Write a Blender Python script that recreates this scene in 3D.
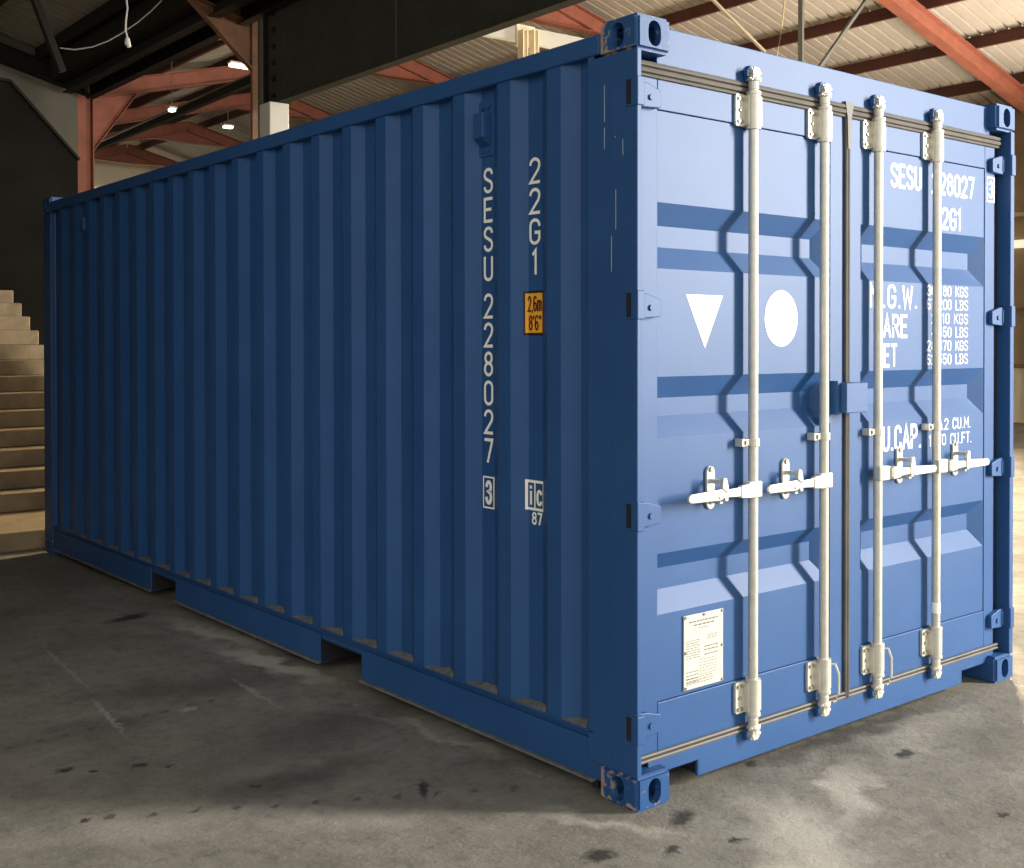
import bpy, bmesh, math, random
from mathutils import Vector, Matrix
random.seed(7)
for o in list(bpy.data.objects): bpy.data.objects.remove(o)
S = bpy.context.scene
C = S.collection
PI = math.pi

# ---------------------------------------------------------------- camera
CAM = Vector((-2.69971, -2.55218, 1.52302))
YAW, PITCH, ROLL, FPX = 0.65645, -0.01189, -0.00204, 1140.78
PX0, PY0 = 512 - 55.09, 434 - 76.15
fw = Vector((math.sin(YAW)*math.cos(PITCH), math.cos(YAW)*math.cos(PITCH), math.sin(PITCH)))
r_ = Vector((math.cos(YAW), -math.sin(YAW), 0)); u_ = r_.cross(fw)
rr = r_*math.cos(ROLL) + u_*math.sin(ROLL); uu = -r_*math.sin(ROLL) + u_*math.cos(ROLL)
cd = bpy.data.cameras.new('camera'); cam = bpy.data.objects.new('camera', cd); C.objects.link(cam)
m = Matrix((rr, uu, -fw)).transposed().to_4x4(); m.translation = CAM
cam.matrix_world = m
cd.sensor_width = 36; cd.lens = FPX/1024*36
cd.shift_x = 55.09/1024; cd.shift_y = -76.15/1024
cd.clip_start = 0.05; cd.clip_end = 300
S.camera = cam

# ---------------------------------------------------------------- world, lights, exposure
S.view_settings.view_transform = 'Standard'; S.view_settings.look = 'None'
S.view_settings.gamma = 1; S.view_settings.use_curve_mapping = False
S.view_settings.exposure = 0.0
w = bpy.data.worlds.new('world'); S.world = w; w.use_nodes = True
nt = w.node_tree; nt.nodes.clear()
out = nt.nodes.new('ShaderNodeOutputWorld'); bg = nt.nodes.new('ShaderNodeBackground')
tc = nt.nodes.new('ShaderNodeTexCoord'); sx = nt.nodes.new('ShaderNodeSeparateXYZ'); cr = nt.nodes.new('ShaderNodeValToRGB')
nt.links.new(tc.outputs['Generated'], sx.inputs[0]); nt.links.new(sx.outputs['Z'], cr.inputs[0])
cr.color_ramp.elements[0].position = 0.0; cr.color_ramp.elements[0].color = (.50, .47, .42, 1)
cr.color_ramp.elements[1].position = 0.30; cr.color_ramp.elements[1].color = (.86, .87, .86, 1)
nt.links.new(cr.outputs[0], bg.inputs[0])
mr = nt.nodes.new('ShaderNodeMapRange'); nt.links.new(sx.outputs['Y'], mr.inputs[0])   # the open side of the hall (-y) is the bright one
mr.inputs[1].default_value = .3; mr.inputs[2].default_value = -.9; mr.inputs[3].default_value = .5; mr.inputs[4].default_value = 2.75
nt.links.new(mr.outputs[0], bg.inputs[1])
nt.links.new(bg.outputs[0], out.inputs[0])

def area(name, loc, target, sx_, sy_, power, col, spread=180):
    l = bpy.data.lights.new(name, 'AREA'); l.shape = 'RECTANGLE'; l.size = sx_; l.size_y = sy_
    l.energy = power; l.color = col; l.spread = math.radians(spread)
    o = bpy.data.objects.new(name, l); C.objects.link(o); o.location = loc
    o.rotation_euler = (Vector(target)-Vector(loc)).to_track_quat('-Z', 'Y').to_euler()
    return o
# daylight through the open front doorway of the hall (front right of the box)
area('doorway_daylight', (8.2, -6.6, 3.7), (1.2, 0, 1.2), 1.3, 5.0, 2200, (1.0, .97, .92))
# unseen uplight added to brighten the underside of the main hall roof
area('roof_fill_light', (17.6, 2.5, 1.8), (11, 9, 8.6), 3.0, 2.0, 470, (1.0, .92, .82), spread=85)
# warm daylight through the openings at the back right of the hall
area('hall_back_daylight', (18.2, 10.5, 4.2), (0, 7.0, .3), 3.0, 2.0, 1600, (1.0, .78, .48), spread=70)

# ---------------------------------------------------------------- materials
def mat(name, col, rough=.6, metal=0, noise=None, bump=0, nscale=20, spec=None):
    """noise=(colour2, scale, lo, hi) mixes a second colour by noise"""
    M = bpy.data.materials.new(name); M.use_nodes = True; t = M.node_tree; b = t.nodes['Principled BSDF']
    b.inputs['Base Color'].default_value = (*col, 1); b.inputs['Roughness'].default_value = rough
    b.inputs['Metallic'].default_value = metal
    if spec is not None: b.inputs['Specular IOR Level'].default_value = spec
    co = t.nodes.new('ShaderNodeTexCoord')
    if noise:
        n = t.nodes.new('ShaderNodeTexNoise'); n.inputs['Scale'].default_value = noise[1]; n.inputs['Detail'].default_value = 8
        n.inputs['Roughness'].default_value = .62
        t.links.new(co.outputs['Object'], n.inputs['Vector'])
        r = t.nodes.new('ShaderNodeMapRange'); r.inputs[1].default_value = noise[2]; r.inputs[2].default_value = noise[3]
        t.links.new(n.outputs['Fac'], r.inputs[0])
        x = t.nodes.new('ShaderNodeMix'); x.data_type = 'RGBA'
        t.links.new(r.outputs[0], x.inputs['Factor']); x.inputs['A'].default_value = (*col, 1); x.inputs['B'].default_value = (*noise[0], 1)
        t.links.new(x.outputs['Result'], b.inputs['Base Color'])
    if bump:
        n2 = t.nodes.new('ShaderNodeTexNoise'); n2.inputs['Scale'].default_value = nscale; n2.inputs['Detail'].default_value = 5
        t.links.new(co.outputs['Object'], n2.inputs['Vector'])
        bp = t.nodes.new('ShaderNodeBump'); bp.inputs['Strength'].default_value = bump; bp.inputs['Distance'].default_value = .01
        t.links.new(n2.outputs['Fac'], bp.inputs['Height']); t.links.new(bp.outputs[0], b.inputs['Normal'])
    return M
M = {}
BL = (.017, .075, .215)
M['blue'] = mat('blue_container_paint', BL, .50, noise=((.021, .085, .235), 3, .4, .65), bump=.05, nscale=9, spec=.44)
M['blue_worn'] = mat('blue_paint_scuffed', BL, .50, spec=.36, noise=((.20, .19, .17), 16, .68, .74), bump=.08, nscale=30)
def wear(Mx):
    """rust and bare patches along the exposed edges of the castings (y about .178 and the lower rims)"""
    t = Mx.node_tree; N, L = t.nodes.new, t.links.new; b = t.nodes['Principled BSDF']
    co = N('ShaderNodeTexCoord'); sp = N('ShaderNodeSeparateXYZ'); L(co.outputs['Object'], sp.inputs[0])
    def near(sock, v, wd):
        a = N('ShaderNodeMath'); a.operation = 'SUBTRACT'; L(sock, a.inputs[0]); a.inputs[1].default_value = v
        c = N('ShaderNodeMath'); c.operation = 'ABSOLUTE'; L(a.outputs[0], c.inputs[0])
        r = N('ShaderNodeMapRange'); L(c.outputs[0], r.inputs[0]); r.inputs[1].default_value = wd; r.inputs[2].default_value = 0; return r.outputs[0]
    def mx(a, c):
        q = N('ShaderNodeMath'); q.operation = 'MAXIMUM'; L(a, q.inputs[0]); L(c, q.inputs[1]); return q.outputs[0]
    m1 = mx(near(sp.outputs['Y'], .178, .07), mx(near(sp.outputs['Z'], 2.473, .03), mx(near(sp.outputs['Z'], .118, .025), near(sp.outputs['Z'], 0, .03))))
    xs_ = near(sp.outputs['X'], 0, .02)
    q = N('ShaderNodeMath'); q.operation = 'MULTIPLY'; L(m1, q.inputs[0]); L(xs_, q.inputs[1])
    n = N('ShaderNodeTexNoise'); n.inputs['Scale'].default_value = 38; n.inputs['Detail'].default_value = 7; L(co.outputs['Object'], n.inputs['Vector'])
    a = N('ShaderNodeMath'); a.operation = 'MULTIPLY_ADD'; L(q.outputs[0], a.inputs[0]); a.inputs[1].default_value = .34; L(n.outputs['Fac'], a.inputs[2])
    r = N('ShaderNodeMapRange'); L(a.outputs[0], r.inputs[0]); r.inputs[1].default_value = .62; r.inputs[2].default_value = .72
    n2 = N('ShaderNodeTexNoise'); n2.inputs['Scale'].default_value = 60; L(co.outputs['Object'], n2.inputs['Vector'])
    cm = N('ShaderNodeMix'); cm.data_type = 'RGBA'; L(n2.outputs['Fac'], cm.inputs['Factor']); cm.inputs['A'].default_value = (.30, .12, .04, 1); cm.inputs['B'].default_value = (.42, .40, .36, 1)
    old = b.inputs['Base Color'].links[0].from_socket
    f = N('ShaderNodeMix'); f.data_type = 'RGBA'; L(r.outputs[0], f.inputs['Factor']); L(old, f.inputs['A']); L(cm.outputs['Result'], f.inputs['B'])
    L(f.outputs['Result'], b.inputs['Base Color'])
wear(M['blue_worn'])
M['dark'] = mat('dark_opening', (.010, .011, .013), .8)
M['zinc'] = mat('galvanised_steel', (.72, .68, .56), .36, .35, noise=((.60, .57, .47), 30, .4, .7))
M['zinc_dark'] = mat('galvanised_bolt', (.30, .28, .22), .45, .6)
M['rubber'] = mat('grey_rubber_seal', (.115, .098, .076), .55, noise=((.075, .064, .05), 6, .4, .7))
M['rubber_black'] = mat('black_rubber_seal', (.018, .017, .017), .6)
M['white'] = mat('white_lettering', (1.0, .97, .86), .5)
M['white_door'] = mat('white_door_lettering', (.92, .92, .90), .5)
M['yellow'] = mat('yellow_sticker', (.95, .42, .03), .5)
M['ink'] = mat('black_ink', (.02, .012, .01), .5)
M['brown_ink'] = mat('dark_brown_ink', (.10, .02, .01), .5)
M['plate'] = mat('cream_plate', (.60, .57, .48), .45)
M['grey_ink'] = mat('grey_print', (.17, .16, .13), .6)
M['dust'] = mat('grey_dust', (.17, .17, .155), .95, noise=((.11, .11, .10), 30, .4, .6))
M['rust'] = mat('rusty_scuff', (.30, .22, .15), .9, noise=((.12, .07, .04), 40, .4, .6))
M['scratch'] = mat('pale_scratch', (.35, .40, .42), .8)
M['redsteel'] = mat('red_primer_steel', (.29, .085, .042), .65, noise=((.20, .06, .032), 4, .4, .7), bump=.05)
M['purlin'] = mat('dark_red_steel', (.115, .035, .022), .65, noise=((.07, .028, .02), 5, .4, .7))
M['brownsteel'] = mat('brown_rusty_steel', (.17, .075, .035), .7, noise=((.09, .045, .028), 5, .4, .7))
M['darksteel'] = mat('dark_green_grey_steel', (.038, .037, .028), .85, noise=((.050, .049, .038), 3, .4, .7), bump=.04, spec=.08)
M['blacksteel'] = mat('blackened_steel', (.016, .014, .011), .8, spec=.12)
M['greysteel'] = mat('grey_steel', (.17, .17, .15), .5, .2)
M['greywall'] = mat('grey_plaster', (.12, .11, .085), .9, noise=((.09, .082, .064), 1.2, .35, .7))
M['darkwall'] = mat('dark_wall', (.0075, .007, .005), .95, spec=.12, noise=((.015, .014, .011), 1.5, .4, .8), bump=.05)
M['whitepost'] = mat('off_white_paint', (.50, .48, .41), .6)
M['concrete'] = mat('stair_concrete', (.33, .245, .14), .9, noise=((.21, .155, .093), 5, .38, .68), bump=.3, nscale=20)
M['cable'] = mat('white_cable', (.55, .53, .48), .6)
M['rope'] = mat('cream_rope', (.62, .50, .30), .8)
M['tanwall'] = mat('tan_sheet_wall', (.42, .33, .21), .8, noise=((.34, .26, .16), .8, .4, .7))
M['creamwall'] = mat('cream_wall', (.80, .72, .52), .8)
M['brownrail'] = mat('brown_rail', (.25, .13, .06), .7)

def emis(name, col, s):
    X = bpy.data.materials.new(name); X.use_nodes = True; b = X.node_tree.nodes['Principled BSDF']
    b.inputs['Base Color'].default_value = (*col, 1)
    b.inputs['Emission Color'].default_value = (*col, 1); b.inputs['Emission Strength'].default_value = s
    return X
M['lamp'] = emis('lit_tube', (1.0, .93, .75), 4.0)
M['window_wall_glow'] = emis('bright_window_and_wall', (1.0, .92, .72), .75)  # shared by the window strip and the glowing patch on the end wall

# ---------------------------------------------------------------- mesh helpers
def finish(name, bm, m_, parent=None, bevel=0, smooth=False, weld=False):
    if weld: bmesh.ops.remove_doubles(bm, verts=bm.verts, dist=1e-5)
    bmesh.ops.recalc_face_normals(bm, faces=bm.faces)
    me = bpy.data.meshes.new(name); bm.to_mesh(me); bm.free()
    me.materials.append(M[m_] if isinstance(m_, str) else m_)
    o = bpy.data.objects.new(name, me); C.objects.link(o)
    if parent: o.parent = parent
    if bevel:
        b = o.modifiers.new('bevel', 'BEVEL'); b.width = bevel; b.segments = 2; b.limit_method = 'ANGLE'; b.angle_limit = math.radians(40)
    if smooth:
        for p in me.polygons: p.use_smooth = True
        try:
            me.set_sharp_from_angle(angle=math.radians(38))
        except Exception: pass
    return o
def B(): return bmesh.new()
def box(bm, x0, x1, y0, y1, z0, z1):
    v = [bm.verts.new((x, y, z)) for z in (z0, z1) for x, y in ((x0, y0), (x1, y0), (x1, y1), (x0, y1))]
    for f in ((3, 2, 1, 0), (4, 5, 6, 7), (0, 1, 5, 4), (1, 2, 6, 5), (2, 3, 7, 6), (3, 0, 4, 7)): bm.faces.new([v[i] for i in f])
def prism(bm, pts, axis, a, b):
    """pts 2-D in the plane of the other two axes, extruded along axis from a to b"""
    def P(p, t):
        if axis == 'x': return (t, p[0], p[1])
        if axis == 'y': return (p[0], t, p[1])
        return (p[0], p[1], t)
    A_ = [bm.verts.new(P(p, a)) for p in pts]; B_ = [bm.verts.new(P(p, b)) for p in pts]
    n = len(pts)
    bm.faces.new(A_); bm.faces.new(B_[::-1])
    for i in range(n): bm.faces.new((A_[i], A_[(i+1) % n], B_[(i+1) % n], B_[i]))
def tube(bm, path, r, seg=12, caps=True):
    path = [Vector(p) for p in path]; rings = []
    rad = r if isinstance(r, (list, tuple)) else [r]*len(path)
    for i, p in enumerate(path):
        d = (path[min(i+1, len(path)-1)] - path[max(i-1, 0)]).normalized()
        a = d.cross(Vector((0, 0, 1)));
        if a.length < .2: a = d.cross(Vector((1, 0, 0)))
        a.normalize(); b = d.cross(a)
        rings.append([bm.verts.new(p + (a*math.cos(2*PI*k/seg) + b*math.sin(2*PI*k/seg))*rad[i]) for k in range(seg)])
    for i in range(len(rings)-1):
        for k in range(seg):
            bm.faces.new((rings[i][k], rings[i][(k+1) % seg], rings[i+1][(k+1) % seg], rings[i+1][k]))
    if caps: bm.faces.new(rings[0][::-1]); bm.faces.new(rings[-1])
def beam(bm, p, q, wd, hd, up=(0, 0, 1)):
    """rectangular bar p->q, wd sideways, hd along up, centred"""
    p, q = Vector(p), Vector(q); d = (q-p).normalized(); s = d.cross(Vector(up)).normalized(); u = s.cross(d)
    v = []
    for c in (p, q):
        for i, j in ((-1, -1), (1, -1), (1, 1), (-1, 1)): v.append(bm.verts.new(c + s*i*wd/2 + u*j*hd/2))
    for f in ((3, 2, 1, 0), (4, 5, 6, 7), (0, 1, 5, 4), (1, 2, 6, 5), (2, 3, 7, 6), (3, 0, 4, 7)): bm.faces.new([v[i] for i in f])
def ibeam(bm, p, q, wd, hd, up=(0, 0, 1), tf=.018, tw=.014):
    p, q = Vector(p), Vector(q); d = (q-p).normalized(); s = d.cross(Vector(up)).normalized(); u = s.cross(d)
    beam(bm, p+u*(hd/2-tf/2), q+u*(hd/2-tf/2), wd, tf, up); beam(bm, p-u*(hd/2-tf/2), q-u*(hd/2-tf/2), wd, tf, up)
    beam(bm, p, q, tw, hd-2*tf, up)
def empty(name, loc, label, cat, group=None):
    o = bpy.data.objects.new(name, None); C.objects.link(o); o.location = loc; o.empty_display_size = .1
    o['label'] = label; o['category'] = cat
    if group: o['group'] = group
    return o
def tag(o, label, cat, group=None, kind=None):
    o['label'] = label; o['category'] = cat
    if group: o['group'] = group
    if kind: o['kind'] = kind
    return o
def struct(name, bm, m_, **k):
    o = finish(name, bm, m_, None, **k); o['kind'] = 'structure'; return o
def arc(cx, cy, rx, ry, a0, a1, n=10):
    return [(cx+rx*math.cos(math.radians(a0+(a1-a0)*k/n)), cy+ry*math.sin(math.radians(a0+(a1-a0)*k/n))) for k in range(n+1)]
GL = {   # condensed rounded stencil lettering: (relative width, strokes in a unit box)
 'S': (.5, [arc(.5, .79, .5, .21, 5, 180)+[(0, .70), (.14, .60), (.86, .42), (1, .31)]+arc(.5, .21, .5, .21, 0, -175)]),
 'E': (.46, [[(1, 1), (0, 1), (0, 0), (1, 0)], [(0, .52), (.85, .52)]]),
 'F': (.46, [[(1, 1), (0, 1), (0, 0)], [(0, .52), (.85, .52)]]),
 'U': (.5, [[(0, 1), (0, .22)]+arc(.5, .22, .5, .22, 180, 360)+[(1, 1)]]),
 '0': (.5, [arc(.5, .76, .5, .24, 0, 180)+arc(.5, .24, .5, .24, 180, 360)+[(1, .76)]]),
 'C': (.5, [arc(.5, .76, .5, .24, 0, 180)+arc(.5, .24, .5, .24, 180, 360)]),
 'G': (.5, [arc(.5, .76, .5, .24, 0, 180)+arc(.5, .24, .5, .24, 180, 360)+[(1, .46), (.55, .46)]]),
 '2': (.5, [arc(.5, .76, .5, .24, 175, 0)+[(.98, .66), (.86, .52), (0, 0), (1, 0)]]),
 '3': (.5, [arc(.5, .77, .46, .23, 170, -60)+[(.45, .54)]+arc(.5, .27, .5, .27, 60, -170)]),
 '4': (.5, [[(.75, 0), (.75, 1), (0, .28), (1, .28)]]),
 '5': (.5, [[(.95, 1), (.08, 1), (.03, .55)]+arc(.5, .31, .5, .31, 120, -165)]),
 '6': (.5, [arc(.5, .78, .46, .22, 25, 180)+[(0, .3)]+arc(.5, .28, .5, .28, 180, 540)]),
 '7': (.5, [[(0, 1), (1, 1), (.38, 0)]]),
 '8': (.5, [arc(.5, .77, .44, .23, 0, 360, 18), arc(.5, .27, .5, .27, 0, 360, 18)]),
 '1': (.22, [[(0, .84), (.7, 1), (.7, 0)]]),
 'M': (.62, [[(0, 0), (0, 1), (.5, .35), (1, 1), (1, 0)]]),
 'W': (.66, [[(0, 1), (.22, 0), (.5, .8), (.78, 0), (1, 1)]]),
 'T': (.5, [[(0, 1), (1, 1)], [(.5, 1), (.5, 0)]]),
 'A': (.54, [[(0, 0), (.5, 1), (1, 0)], [(.18, .32), (.82, .32)]]),
 'R': (.5, [[(0, 0), (0, 1), (.5, 1)]+arc(.5, .75, .5, .25, 90, -90)+[(0, .5)], [(.45, .5), (1, 0)]]),
 'P': (.5, [[(0, 0), (0, 1), (.5, 1)]+arc(.5, .74, .5, .26, 90, -90)+[(0, .48)]]),
 'B': (.5, [[(0, .5), (0, 1), (.5, 1)]+arc(.5, .75, .45, .25, 90, -90)+[(0, .5), (0, 0), (.5, 0)]+arc(.5, .25, .5, .25, -90, 90)]),
 'N': (.52, [[(0, 0), (0, 1), (1, 0), (1, 1)]]),
 'K': (.5, [[(0, 0), (0, 1)], [(1, 1), (0, .42)], [(.3, .58), (1, 0)]]),
 'L': (.44, [[(0, 1), (0, 0), (1, 0)]]),
 'm': (.72, [[(0, 0), (0, .7)], arc(.25, .5, .25, .2, 180, 0)+[(.5, 0)], arc(.75, .5, .25, .2, 180, 0)+[(1, 0)]]),
 'i': (.12, [[(.5, 0), (.5, .68)], [(.5, .93), (.5, 1)]]),
 'c': (.5, [arc(.5, .66, .5, .34, 25, 180)+arc(.5, .34, .5, .34, 180, 335)]),
 '.': (.08, [[(.5, 0), (.5, .03)]]), ',': (.1, [[(.6, .04), (.2, -.12)]]),
 "'": (.08, [[(.5, 1), (.5, .8)]]), '"': (.2, [[(.1, 1), (.1, .8)], [(.9, 1), (.9, .8)]]), ' ': (.3, []),
}
def fit_text(body, x0, x1, z0, z1, bold=.0, sw=None):
    """stroke lettering filling a box (u from x0 to x1, v from z0 to z1); returns 2-D vertices and faces"""
    H_ = z1-z0; r = (sw or .062*H_ + bold*H_*1.5)
    gap = .26; ws = [GL[c][0] for c in body]
    tot = sum(ws) + gap*(len(body)-1)
    fx = (abs(x1-x0) - 2*r)/max(tot, 1e-6); V, F = [], []; x = r
    for c, w_ in zip(body, ws):
        for li, st in enumerate(GL[c][1]):
            P_ = [(x0 + x + p[0]*w_*fx, z0 + r + p[1]*(H_-2*r)) for p in st]
            Q = [P_[0]]
            for p in P_[1:]:
                if math.dist(p, Q[-1]) > 1e-5: Q.append(p)
            n = len(Q); cl = math.dist(Q[0], Q[-1]) < 1e-4; b0 = len(V)
            for i in range(n):
                if cl and i in (0, n-1): a_, b_ = Q[n-2], Q[1]
                else: a_, b_ = Q[max(i-1, 0)], Q[min(i+1, n-1)]
                p = Q[i]
                def nrm(u, v):
                    d = math.dist(u, v) or 1; return ((v[0]-u[0])/d, (v[1]-u[1])/d)
                t1 = nrm(a_, p) if a_ != p else nrm(p, b_); t2 = nrm(p, b_) if b_ != p else t1
                nx, ny = -(t1[1]+t2[1]), t1[0]+t2[0]; ln = math.hypot(nx, ny) or 1; nx /= ln; ny /= ln
                k = r/max(.45, nx*-t1[1]+ny*t1[0])
                ex = ey = 0
                if not cl and i == 0: ex, ey = -t2[0]*r*.6, -t2[1]*r*.6
                if not cl and i == n-1: ex, ey = t1[0]*r*.6, t1[1]*r*.6
                V += [(p[0]+nx*k+ex, p[1]+ny*k+ey, li), (p[0]-nx*k+ex, p[1]-ny*k+ey, li)]
            for i in range(n-1): F.append((b0+2*i, b0+2*i+1, b0+2*i+3, b0+2*i+2))
        x += (w_+gap)*fx
    return V, F
def add_flat(bm, tv, fs, fn):
    v = [bm.verts.new(fn(*p)) for p in tv]
    for f in fs:
        try: bm.faces.new([v[i] for i in f])
        except ValueError: pass

# ================================================================= FLOOR
def floor_material():
    X = bpy.data.materials.new('worn_concrete_floor'); X.use_nodes = True; t = X.node_tree; b = t.nodes['Principled BSDF']
    N, L = t.nodes.new, t.links.new
    co = N('ShaderNodeTexCoord')
    def noise(scale, detail=8, rough=.6, dist=0, src=None):
        n = N('ShaderNodeTexNoise'); n.inputs['Scale'].default_value = scale; n.inputs['Detail'].default_value = detail
        n.inputs['Roughness'].default_value = rough; n.inputs['Distortion'].default_value = dist
        L(src or co.outputs['Object'], n.inputs['Vector']); return n.outputs['Fac']
    def rng(v, a, b_, c=0, d=1):
        r = N('ShaderNodeMapRange'); L(v, r.inputs[0])
        for i, q in enumerate((a, b_, c, d)): r.inputs[i+1].default_value = q
        return r.outputs[0]
    def mix(f, A, B_):
        x = N('ShaderNodeMix'); x.data_type = 'RGBA'
        L(f, x.inputs['Factor'])
        if isinstance(A, tuple): x.inputs['A'].default_value = (*A, 1)
        else: L(A, x.inputs['A'])
        if isinstance(B_, tuple): x.inputs['B'].default_value = (*B_, 1)
        else: L(B_, x.inputs['B'])
        return x.outputs['Result']
    def mth(op, a, b_=None, cl=False):
        q = N('ShaderNodeMath'); q.operation = op; q.use_clamp = cl
        if isinstance(a, (int, float)): q.inputs[0].default_value = a
        else: L(a, q.inputs[0])
        if b_ is not None:
            if isinstance(b_, (int, float)): q.inputs[1].default_value = b_
            else: L(b_, q.inputs[1])
        return q.outputs[0]
    c = mix(rng(noise(1.1, 10, .65, .4), .34, .66), (.205, .185, .145), (.32, .29, .235))
    c = mix(rng(noise(5.5, 10, .75), .46, .68, 0, .6), c, (.135, .12, .092))
    c = mix(rng(noise(16, 8, .8), .50, .66, 0, .7), c, (.13, .115, .088))
    c = mix(rng(noise(45, 6, .8), .55, .70, 0, .6), c, (.42, .39, .32))
    # distorted coordinates for the stains and the sill shadow
    nz = N('ShaderNodeTexNoise'); nz.inputs['Scale'].default_value = 7; nz.inputs['Detail'].default_value = 6; L(co.outputs['Object'], nz.inputs['Vector'])
    vm = N('ShaderNodeVectorMath'); vm.operation = 'MULTIPLY_ADD'; L(nz.outputs['Color'], vm.inputs[0])
    vm.inputs[1].default_value = (.30, .30, 0); 
    sub = N('ShaderNodeVectorMath'); sub.operation = 'SUBTRACT'; L(co.outputs['Object'], sub.inputs[0]); sub.inputs[1].default_value = (.15, .15, 0)
    L(sub.outputs[0], vm.inputs[2])
    dist = vm.outputs[0]
    fine = N('ShaderNodeVectorMath'); fine.operation = 'MULTIPLY_ADD'; nf = N('ShaderNodeTexNoise'); nf.inputs['Scale'].default_value = 22; nf.inputs['Detail'].default_value = 6; nf.inputs['Roughness'].default_value = .7; L(co.outputs['Object'], nf.inputs['Vector'])
    L(nf.outputs['Color'], fine.inputs[0]); fine.inputs[1].default_value = (.10, .10, 0)
    sub2 = N('ShaderNodeVectorMath'); sub2.operation = 'SUBTRACT'; L(co.outputs['Object'], sub2.inputs[0]); sub2.inputs[1].default_value = (.05, .05, 0)
    L(sub2.outputs[0], fine.inputs[2])
    def ell(x, y, rx, ry, ang, soft=.5, src=None):
        mp = N('ShaderNodeMapping'); mp.vector_type = 'TEXTURE'
        mp.inputs['Location'].default_value = (x, y, 0); mp.inputs['Rotation'].default_value = (0, 0, math.radians(ang)); mp.inputs['Scale'].default_value = (rx, ry, 1)
        L(src or dist, mp.inputs['Vector'])
        ln = N('ShaderNodeVectorMath'); ln.operation = 'LENGTH'
        L(mp.outputs[0], ln.inputs[0])
        return rng(ln.outputs['Value'], 1.0, 1.0-soft, 0, 1)
    def group(lst, src=None):
        acc = None
        for e in lst:
            f = ell(*e[:5], soft=e[5] if len(e) > 5 else .5, src=src)
            if len(e) > 6: f = mth('MULTIPLY', f, e[6])
            acc = f if acc is None else mth('MAXIMUM', acc, f)
        return acc
    # broad dark patches left of the box, broad pale patches in front
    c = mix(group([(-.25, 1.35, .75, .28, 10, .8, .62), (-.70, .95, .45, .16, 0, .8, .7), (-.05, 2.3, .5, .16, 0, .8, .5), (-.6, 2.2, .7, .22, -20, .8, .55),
                   (.05, .55, .5, .12, -35, .8, .55), (.95, -.15, .6, .12, 35, .8, .5), (-1.1, 1.9, .5, .14, 0, .8, .4), (1.25, .03, .98, .10, 0, .75, .9), (1.5, -.35, .6, .2, 10, .9, .4)]), c, (.068, .062, .050))  # thin strip along the sill: residue with its contact shadow painted in
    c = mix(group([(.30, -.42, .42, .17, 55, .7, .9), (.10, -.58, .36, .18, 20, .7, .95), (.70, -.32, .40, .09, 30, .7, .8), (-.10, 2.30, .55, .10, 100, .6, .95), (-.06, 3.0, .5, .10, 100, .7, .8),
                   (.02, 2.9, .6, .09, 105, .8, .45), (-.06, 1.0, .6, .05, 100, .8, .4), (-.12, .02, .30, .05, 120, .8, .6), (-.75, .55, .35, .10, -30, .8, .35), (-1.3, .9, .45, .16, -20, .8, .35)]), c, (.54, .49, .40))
    # small dark oil spots
    spots = [(1.186, -.227, .075, .035, 20), (.66, .06, .05, .022, 20), (-.30, -.13, .07, .05, 0), (-.10, -.24, .04, .03, 0), (.1, -.31, .035, .025, 0), (.10, -.10, .10, .045, 30),
             (-.27, 3.60, .17, .075, 20), (-1.10, 1.41, .045, .03, 20), (-1.33, 1.53, .04, .03, 0), (-1.25, 1.46, .02, .02, 0), (-1.02, 1.34, .02, .014, 0),
             (1.55, -.62, .05, .03, 0), (.93, -.72, .04, .02, 0), (-.42, .60, .10, .02, 55), (-1.43, 1.06, .02, .014, 0), (-.86, .98, .03, .016, 0)]
    c = mix(group([s + (.55, .9) for s in spots], fine.outputs[0]), c, (.030, .027, .021))
    # dotted tyre tracks
    dots = [(-1.353+.118*i, 1.035-.062*i, .026+.006*(i % 3), .015, 30, .7, .8) for i in range(11)]
    dots += [(-1.42+.108*i, 1.882+.008*i, .028+.006*(i % 2), .014, 30, .7, .7) for i in range(9)]
    c = mix(group(dots, fine.outputs[0]), c, (.05, .046, .038))
    # thin pale scratches and a pale spot
    def seg(x0, y0, x1, y1, wd, k): return ((x0+x1)/2, (y0+y1)/2, math.hypot(x1-x0, y1-y0)/2, wd, math.degrees(math.atan2(y1-y0, x1-x0)), .6, k)
    c = mix(group([seg(-.84, 3.45, -.93, 2.3, .014, .6), seg(-.95, 2.35, -1.027, 1.69, .018, .85), seg(-.34, 2.27, -.39, 1.61, .012, .8),
                   (-.70, 1.897, .05, .03, 20, .4, .8), seg(-.37, .32, -.27, .20, .006, .8), seg(-.05, .62, -.02, .35, .01, .5), (-.11, 1.52, .02, .01, 0, .4, .7)], fine.outputs[0]), c, (.42, .39, .32))
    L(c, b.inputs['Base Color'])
    L(rng(noise(4, 6), .3, .7, .55, .85), b.inputs['Roughness'])
    bp = N('ShaderNodeBump'); bp.inputs['Strength'].default_value = .6; bp.inputs['Distance'].default_value = .006
    L(mth('ADD', noise(60, 6, .7), mth('MULTIPLY', noise(9, 5), 1.5)), bp.inputs['Height']); L(bp.outputs[0], b.inputs['Normal'])
    return X
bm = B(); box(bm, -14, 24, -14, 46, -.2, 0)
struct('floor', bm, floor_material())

# ================================================================= CONTAINER
W, LEN, H = 2.461, 5.919, 2.591
cont = empty('shipping_container', (0, 0, 0), 'large blue shipping container with ribbed sides and closed double doors on the concrete floor', 'shipping container')
CW, CL, CH = .162, .178, .118

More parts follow.
